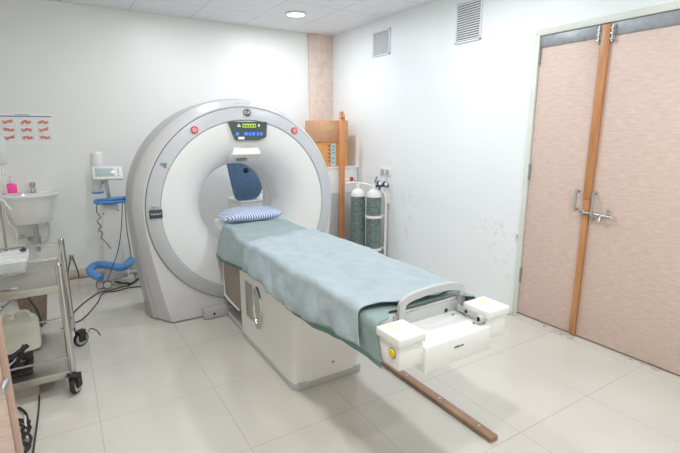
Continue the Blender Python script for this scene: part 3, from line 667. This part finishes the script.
mb.tube(c, .004, 8, 5); mb.tube([(.50, 4.96, .90), (.46, 4.96, .6), (.40, 4.93, .38), (.33, 4.88, .24), (.27, 4.84, .12)], .004, 8, 5); mb.tube([(.522, 4.965, .93), (.515, 4.96, .62), (.525, 4.96, .40), (.53, 4.97, .30), (.535, 4.96, .31)], .004, 8, 5)
mb.build('cable', M['cable'], I)
def cablething(pts, r, m, label, k=6):
    return tag(MB().tube(pts, r, 8, k).build('cable', M[m]), label, 'cable')
cablething([(-.10, 4.25, .007), (-.02, 4.50, .007), (.08, 4.72, .007), (.20, 4.90, .007), (.33, 4.93, .007), (.45, 4.98, .007), (.56, 5.10, .007)], .0055, 'cable', 'dark cable looping over the floor to the blue-bumpered stand')
cablething([(-.20, 4.02, .006), (-.12, 4.13, .006), (-.04, 4.19, .006), (.04, 4.28, .006), (.16, 4.60, .006), (.23, 4.86, .006), (.36, 4.86, .006), (.47, 4.90, .006), (.62, 4.86, .006)], .005, 'cable', 'dark floor cable running nearer to the trolley posts')
cablething([(.36, 5.05, .05), (.42, 5.02, .03), (.50, 4.99, .02), (.47, 4.96, .012), (.54, 5.03, .018), (.60, 5.12, .02)], .009, 'black', 'tangled black cable under the blue bumper')
cablething([(-.42, 5.535, .006), (-.05, 5.535, .006), (.15, 5.53, .006), (.40, 5.52, .006)], .008, 'bin', 'brown cable lying along the back skirting')
cablething([(.045, 3.93, .004), (.07, 4.0, .004), (.11, 3.93, .004), (.125, 3.82, .004)], .003, 'cable', 'short thin cord curled on the floor behind the trolley wheel')
t = thing('wall_plug', 'small dark plug with two green cables low on the back wall', 'plug', (.005, YA, .22))
B(-.02, .02, YA-.03, YA, .225, .27, bev=.006).build('plug_body', M['dgrey'], t)
mb = MB(); mb.tube([(-.012, YA-.028, .235), (-.035, YA-.035, .15), (-.06, YA-.03, .06), (-.065, YA-.03, .008)], .006, 8, 4); mb.build('lead', M['gcable'], t); mb = MB(); mb.tube([(.012, YA-.028, .235), (.03, YA-.035, .15), (.045, YA-.03, .06), (.045, YA-.03, .008)], .006, 8, 4); mb.build('lead', M['gcable'], t)

# ------------------------------------------------------------------ wash basin
W = thing('wash_basin', 'white wall-hung porcelain basin under the poster', 'basin', (-.285, 5.38, .62))
bx, bz = -.285, .985
def basin_ring(s, z, dy=0, back=YA-.004):
    P = []
    for i in range(40):
        a = 2*PI*i/40; x = bx+.245*s*sp(math.cos(a), .85)
        y = back-.17+.17*sp(math.sin(a), .6)*1. if math.sin(a) > 0 else back-.17+.215*s*math.sin(a)*1.0
        P.append((x, y if math.sin(a) <= 0 else min(back, back-.17+.17*abs(math.sin(a))**.4), z))
    return P
rings = [basin_ring(.62, .70), basin_ring(.70, .735), basin_ring(.80, .83), basin_ring(.86, .92), basin_ring(.96, .962), basin_ring(1.0, .972), basin_ring(1.0, bz), basin_ring(.96, bz+.004)]
def inner(s, z): return [(bx+.215*s*math.cos(2*PI*i/40), YA-.235+.135*s*math.sin(2*PI*i/40), z) for i in range(40)]
rings += [inner(1.0, bz-.002), inner(.93, bz-.03), inner(.7, bz-.12), inner(.25, bz-.15)]
MB().loft(rings, True, True).build('bowl', M['porc'], W, ang=50)
mb = MB(); mb.lathe([(.02, .70), (.035, .699), (.035, .685), (.024, .68), (.024, .56), (.036, .555), (.036, .46), (.02, .45), (.02, .40)], (bx+.01, 5.37, 0), 'z', 20, True, True); mb.tube([(bx+.01, 5.37, .50), (bx-.04, 5.42, .49), (bx-.06, 5.52, .5), (bx-.06, YA, .5)], .018, 10, 3); mb.build('waste_trap', M['alu'], W)
MB().tube([(bx+.06, 5.50, .70), (bx+.115, 5.50, .66), (bx+.12, 5.50, .56), (bx+.08, 5.51, .47), (bx+.02, 5.53, .45)], .013, 10, 5).build('waste_hose', M['haze'], W)
mb = MB(); mb.cyl((bx-.13, YA, .535), (bx-.13, YA-.06, .535), .016, n=14); mb.ell((bx-.13, YA-.07, .535), (.03, .02, .02)); mb.cyl((bx-.13, YA-.06, .535), (bx-.07, YA-.06, .52), .01, n=12); mb.build('stop_valve', M['alu'], W)
tp = MB(); tx, ty = -.255, 5.50
tp.lathe([(.030, bz), (.030, bz+.012), (.021, bz+.018), (.021, bz+.06), (.028, bz+.068), (.028, bz+.10), (.016, bz+.108), (.001, bz+.11)], (tx, ty, 0), 'z', 20); tp.tube([(tx, ty-.01, bz+.04), (tx, ty-.06, bz+.052), (tx, ty-.11, bz+.042), (tx, ty-.115, bz+.022)], .012, 10, 3)
tag(tp.build('basin_tap', M['chrome']), 'short chrome tap standing on the back of the basin', 'tap')
t = thing('soap_dispenser', 'bright pink bottle of hand soap on the basin rim', 'soap bottle', (-.425, 5.45, bz+.004))
mb = MB(); q = [[(-.425+w*sp(math.cos(a), .6), 5.44+d*sp(math.sin(a), .6), z) for a in [2*PI*i/24 for i in range(24)]] for z, w, d in ((bz+.0045, .04, .03), (bz+.012, .043, .033), (bz+.09, .043, .033), (bz+.105, .030, .022), (bz+.11, .016, .016))]
mb.loft(q, True, True); mb.build('bottle', M['pink'], t)
mb = MB(); mb.cyl((-.425, 5.44, bz+.11), (-.425, 5.44, bz+.135), .014, n=14); mb.cyl((-.425, 5.44, bz+.135), (-.425, 5.44, bz+.17), .005, n=8); mb.box(-.445, -.415, 5.43, 5.45, bz+.168, bz+.18, bev=.004); mb.build('pump', M['haze'], t)
mb = MB(); mb.lathe([(.001, bz+.006), (.05, bz+.006), (.058, bz+.018), (.054, bz+.018), (.048, bz+.010), (.001, bz+.010)], (-.41, 5.33, 0), 'z', 24, sx=1.2, sy=.8)
tag(mb.build('soap_dish', M['haze']), 'small translucent dish on the front rim of the basin', 'dish')

# drip stand at the left picture edge
t = thing('drip_stand', 'thin metal drip stand beside the basin, holding the saline bag', 'drip stand', (-.50, 5.0, 0))
MB().cyl((-.50, 5.0, .02), (-.50, 5.0, 1.62), .011, n=14).build('pole', M['chrome'], t)
mb = MB(); mb.tube([(-.50, 5.0, 1.60), (-.47, 4.98, 1.63), (-.44, 4.96, 1.625), (-.425, 4.95, 1.60), (-.43, 4.95, 1.575)], .005, 8, 4); mb.build('hook', M['chrome'], t)
mb = MB(); 
for k in range(5):
    a = 2*PI*k/5+.4; mb.tube([(-.50, 5.0, .05), (-.50+.19*math.cos(a), 5.0+.19*math.sin(a), .03)], .011, 8)
    mb.ell((-.50+.19*math.cos(a), 5.0+.19*math.sin(a), .0185), (.016, .016, .018), 12, 8)
mb.build('foot', M['chrome'], t)
t = thing('saline_bag', 'translucent saline bag hanging from the drip stand', 'saline bag', (-.43, 4.95, 1.30))
q = [[(-.432+w*math.cos(a), 4.95+d*math.sin(a), z) for a in [2*PI*i/20 for i in range(20)]] for z, w, d in ((1.30, .012, .01), (1.315, .04, .018), (1.34, .055, .028), (1.43, .058, .030), (1.52, .052, .016), (1.548, .045, .004))]
MB().loft(q, True, True).build('bag', M['haze'], t)
MB().lathe([(.009, 1.29), (.013, 1.275), (.013, 1.215), (.005, 1.20)], (-.432, 4.95, 0), 'z', 14, True, True).build('drip_chamber', M['clear'], t)
MB().tube([(-.432, 4.95, 1.575), (-.432, 4.95, 1.545)], .008, 8).build('hanger', M['haze'], t)
mb = MB(); mb.tube([(-.432, 4.95, 1.20), (-.425, 4.94, 1.05), (-.455, 4.93, .95), (-.45, 4.93, .80), (-.40, 4.93, .70), (-.41, 4.93, .60)], .004, 8, 5); mb.build('drip_line', M['clear'], t)
mb = MB(); mb.tube([(-.478, 5.0, 1.0), (-.46, 4.99, .97), (-.42, 4.97, .90)], .010, 10, 3)
mb.cyl((-.50, 5.0, .99), (-.474, 5.0, .99), .016)
tag(mb.build('clamp_rod', M['white']), 'short white rod clamped to the drip stand in front of the basin', 'rod')

# poster
PO = MB(); y1 = YA-.001; y0 = YA-.004; px1 = -.018; px0 = -.90; zt, zb = 1.778, 1.472
PO.mi = 0; PO.box(px0, px1, y0, y1, zb, zt, bev=0)
PO.mi = 1; PO.box(px0, px1, y0-.0008, y0, 1.738, 1.748, bev=0)
for c in range(6):
    cx1 = px1-.016-c*.146; cx0 = cx1-.122
    for r in range(3):
        z1 = 1.722-r*.077; z0 = z1-.066
        PO.mi = 2
        for a in ((cx0, cx1, z0, z0+.003), (cx0, cx1, z1-.003, z1), (cx0, cx0+.003, z0, z1), (cx1-.003, cx1, z0, z1)): PO.box(a[0], a[1], y0-.0008, y0, a[2], a[3], bev=0)
        PO.mi = 3; ang = random.uniform(-.5, .5); mx, mz = (cx0+cx1)/2, (z0+z1)/2
        # a pair of hands: two palms and fingers, cut flat
        def blob(ux, uz, a, b, th):
            P = []
            for i in range(14):
                t = 2*PI*i/14; x, z = a*math.cos(t), b*math.sin(t); P.append((mx+ux+x*math.cos(th)-z*math.sin(th), mz+uz+x*math.sin(th)+z*math.cos(th)))
            PO.prism(P, 'y', y0-.001-random.random()*.0006, y0)
        s_ = random.choice((-1, 1))
        blob(.010*s_, .004, .026, .013, ang); blob(-.016*s_, -.006, .022, .011, ang+.4)
        for k in range(4): blob(.03*s_*math.cos(ang), -.012+k*.008+.02*math.sin(ang)*s_, .018, .0035, ang+.12*(k-1.5))
        for k in range(2): blob(-.036*s_, .006-.016*k, .014, .006, ang-.5+k*.7)
PO.mi = 4
for i in range(9): PO.box(-.315+.0135*i, -.306+.0135*i, y0-.0008, y0, 1.755, 1.760+.003*(i % 3 == 0), bev=0)
tag(PO.build('wall_poster', [M['paper'], M['blueline'], M['frame_line'], M['skin'], M['ink']], smooth=False), 'white poster with red-brown pictures of hands above the basin', 'poster')

# bin under the basin
t = thing('waste_bin', 'speckled brown tapered waste bin behind the trolley', 'bin', (-.34, 4.35, 0))
def br(w, d, z): return [(-.315+w*sp(math.cos(a), .45), 4.36+d*sp(math.sin(a), .45), z) for a in [2*PI*i/32 for i in range(32)]]
MB().loft([br(.07, .075, .001), br(.075, .08, .01), br(.118, .12, .33), br(.112, .114, .33), br(.066, .072, .02)], True, True).build('body', M['bin'], t)
MB().loft([br(.121, .123, .345), br(.122, .124, .315), br(.119, .121, .308), br(.113, .115, .345)], False, False).build('liner', M['black'], t)

# ------------------------------------------------------------------ stainless trolley
K = thing('instrument_trolley', 'stainless steel two-tier trolley with black casters beside the basin', 'trolley', (-.4, 3.38, 0))
kx0, kx1, ky0, ky1 = -.78, -.072, 3.03, 3.73
for x, y in ((kx1, ky0), (kx1+.02, ky1), (kx0, ky0), (kx0, ky1)):
    l = MB().cyl((x, y, .125), (x, y, .835), .020, n=18)
    l.ell((x, y, .835), (.020, .020, .008), 16, 8); l = l.build('leg', M['chrome'], K)
    if x > -.5:
        yawc = math.radians(58) if y > 3.4 else math.radians(28)
        T4 = Matrix.Translation((x+(.045 if y > 3.4 else .008), y-.03, .058)) @ Matrix.Rotation(-yawc, 4, 'Z')
        def put(mb_, nm, mm, par): mb_.v = [tuple(T4 @ Vector(p)) for p in mb_.v]; return mb_.build(nm, mm, par)
        f_ = MB(); f_.box(-.026, .026, -.030, .034, .056, .068, bev=.004); f_.box(-.028, -.020, -.026, .026, -.016, .062, bev=.003); f_.box(.020, .028, -.026, .026, -.016, .062, bev=.003); f_.cyl((-.03, 0, 0), (.03, 0, 0), .009)
        put(f_, 'caster_fork', M['black'], K)
        w = put(MB().lathe([(.010, -.014), (.038, -.015), (.053, -.012), (.057, -.004), (.057, .004), (.053, .012), (.038, .015), (.010, .014)], (0, 0, 0), 'x', 32, True, True), 'caster_wheel', M['black'], K)
        put(MB().lathe([(.022, .0155), (.040, .0165), (.044, .0145)], (0, 0, 0), 'x', 28, False, False), 'rim', M['alu'], w)
        put(MB().lathe([(.001, .0195), (.012, .0190), (.014, .0150)], (0, 0, 0), 'x', 20, False, False), 'hub', M['alu'], w)
    else:
        w = MB().lathe([(.010, x-.013), (.046, x-.010), (.046, x+.010), (.010, x+.013)], (0, y, .047), 'x', 28, True, True); w.cyl((x, y, .05), (x, y, .11), .012); w.build('caster_wheel', M['black'], K)
def tier(z, zr, name):
    s_ = B(kx0, kx1+.012, ky0+.004, ky1-.004, z-.012, z, bev=.003)
    s_.box(kx0, kx1+.012, ky0-.012, ky0+.004, z-.04, z+.004, bev=.003); s_.box(kx0, kx1+.012, ky1-.004, ky1+.012, z-.04, z+.004, bev=.003)
    s_.build(name, M['steel'], K)
    h = .007
    for q0, q1 in (((kx0, ky0, zr), (kx1, ky0, zr)), ((kx0, ky1, zr), (kx1+.02, ky1, zr)), ((kx1, ky0, zr), (kx1+.02, ky1, zr))): MB().cyl(q0, q1, h).build('guard_rail', M['chrome'], K)
tier(.70, .808, 'shelf'); tier(.145, .235, 'shelf')
# things on the trolley
t = thing('plastic_tray', 'milky plastic-wrapped tray on the trolley top', 'tray', (-.40, 3.52, .70))
q = [[(-.42+w*sp(math.cos(a), .35), 3.52+d*sp(math.sin(a), .35), z) for a in [2*PI*i/32 for i in range(32)]] for z, w, d in ((.7005, .15, .13), (.71, .16, .14), (.79, .178, .158), (.795, .172, .152), (.782, .165, .145))]
MB().loft(q, True, True).build('tray_body', M['haze'], t)
mb = MB(); rings = []
for j in range(13):
    rr_ = []
    for i in range(13):
        x = -.59+.345*i/12; y = 3.365+.31*j/12; e = max(abs(i-6), abs(j-6))/6
        rr_.append((x, y, .818-.022*e**3+.016*noise.noise(Vector((x*14, y*14, 1)))))
    rings.append(rr_)
mb.loft(rings, closed=False); mb.build('plastic_wrap', M['clear'], t)
MB().cyl((-.285, 3.63, .80), (-.265, 3.645, .812), .014, n=12).build('clip', M['ink'], t)
t = thing('rail_glint', 'steel forceps shape put in for the metal glint at the trolley front rail', 'forceps', (-.36, 3.09, .70))  # made-up forceps shape, stands in for a reflection in the front rail
for z, dy in ((.706, 0), (.706, .022)): MB().tube([(-.50, 3.085+dy, z), (-.42, 3.09+dy*.5, z), (-.34, 3.085-dy*.4+.01, z), (-.29, 3.09, z)], .0055, 8, 3).build('arm', M['chrome'], t)
for dy in (-.008, .030): MB().tube([(-.50+.024*math.cos(2*PI*i/12)-.024, 3.087+dy+.015*math.sin(2*PI*i/12), .7065) for i in range(13)], .005, 8).build('finger_ring', M['chrome'], t)
t = thing('jerrycan', 'cream plastic jerrycan on the lower trolley shelf', 'jerrycan', (-.36, 3.55, .145))
q = [[(-.36+w*sp(math.cos(a), .4), 3.56+d*sp(math.sin(a), .4), z) for a in [2*PI*i/36 for i in range(36)]] for z, w, d in ((.1455, .10, .10), (.155, .115, .115), (.31, .115, .115), (.345, .10, .10), (.365, .06, .06))]
MB().loft(q, True, True).build('body', M['jerry'], t)
MB().cyl((-.40, 3.54, .36), (-.40, 3.54, .395), .028, n=20).build('cap', M['jerry'], t); MB().tube([(-.37, 3.56, .36), (-.345, 3.56, .395), (-.30, 3.56, .395), (-.28, 3.56, .345)], .012, 10, 3).build('handle', M['jerry'], t)
t = thing('foot_pump', 'black lever foot pump on the front of the lower trolley shelf', 'foot pump', (-.35, 3.2, .145))
mb = MB(); mb.box(-.43, -.28, 3.10, 3.28, .1455, .165, bev=.004); mb.build('base_plate', M['black'], t)
mb = MB(); mb.box(-.355, -.335, 3.12, 3.24, .165, .30, bev=.006, rot=Matrix.Rotation(.5, 3, 'Y')); mb.box(-.41, -.37, 3.15, 3.23, .165, .25, bev=.006); mb.box(-.33, -.27, 3.16, 3.22, .215, .245, bev=.008); mb.cyl((-.40, 3.13, .25), (-.29, 3.19, .30), .014); mb.cyl((-.31, 3.19, .165), (-.285, 3.19, .22), .02); mb.build('lever', M['black'], t)
mb = MB(); mb.cyl((-.42, 3.12, .20), (-.31, 3.20, .26), .008); mb.build('lever_rod', M['alu'], t)
t = tag(MB().box(-.47, -.26, 3.10, 3.34, .001, .085, bev=.004).build('grey_carton', M['greyboard']), 'flat grey carton on the floor under the trolley', 'carton')
mb = MB(); 
mb.tube([(-.36, 2.98, .012), (-.325, 2.90, .012), (-.31, 2.80, .014), (-.30, 2.70, .012), (-.33, 2.62, .012), (-.29, 2.55, .014), (-.34, 2.48, .012)], .008, 8, 5); mb.tube([(-.40, 2.9, .012), (-.33, 2.74, .03), (-.30, 2.66, .034), (-.34, 2.56, .03), (-.36, 2.5, .012)], .007, 8, 5); mb.tube([(-.37, 2.86, .010), (-.30, 2.78, .02), (-.33, 2.68, .035), (-.285, 2.6, .03), (-.31, 2.5, .012), (-.36, 2.42, .012)], .008, 8, 5); mb.tube([(-.34, 2.80, .03), (-.29, 2.70, .028), (-.33, 2.62, .03), (-.30, 2.5, .03), (-.34, 2.4, .012)], .006, 8, 5)
tag(mb.build('cord_bundle', M['black']), 'black cord bundle on the floor by the near door edge', 'cord')
cablething([(-.38, 3.05, .006), (-.33, 2.90, .006), (-.318, 2.78, .03), (-.30, 2.6, .03)], .006, 'wcable', 'pale thin cable leading to the black cord bundle')
cablething([(-.262, 3.08, .005), (-.262, 2.9, .005), (-.268, 2.7, .005), (-.275, 2.5, .005), (-.28, 2.3, .005)], .005, 'cable', 'dark straight floor cable in front of the grey carton')
mb = MB(); mb.tube([(-.40, 4.28, .36), (-.36, 4.20, .38), (-.33, 4.17, .30), (-.28, 4.18, .16), (-.27, 4.21, .02)], .007, 8, 5)
tag(mb.build('cable', M['cable']), 'dark cable drooping over the front of the brown bin', 'cable')

# ------------------------------------------------------------------ camera, world, view
cam = bpy.data.cameras.new('camera'); co = bpy.data.objects.new('camera', cam); COL.objects.link(co)
co.location = (0, 0, 1.6)
pit, yaw = math.atan(95.5/446), math.radians(32.0)
co.rotation_euler = (PI/2-pit, 0, -yaw)
cam.sensor_width = 36; cam.lens = 446*36/680; cam.clip_start = .02
S.camera = co
S.cycles.max_bounces = 20; S.cycles.diffuse_bounces = 14; S.cycles.glossy_bounces = 8; S.cycles.transparent_max_bounces = 16
w = bpy.data.worlds.new('world'); S.world = w; w.use_nodes = True
w.node_tree.nodes['Background'].inputs[0].default_value = (.9, .95, 1, 1); w.node_tree.nodes['Background'].inputs[1].default_value = .25
vs = S.view_settings; vs.view_transform = 'Standard'; vs.look = 'None'; vs.gamma = 1; vs.use_curve_mapping = False; vs.exposure = -0.96
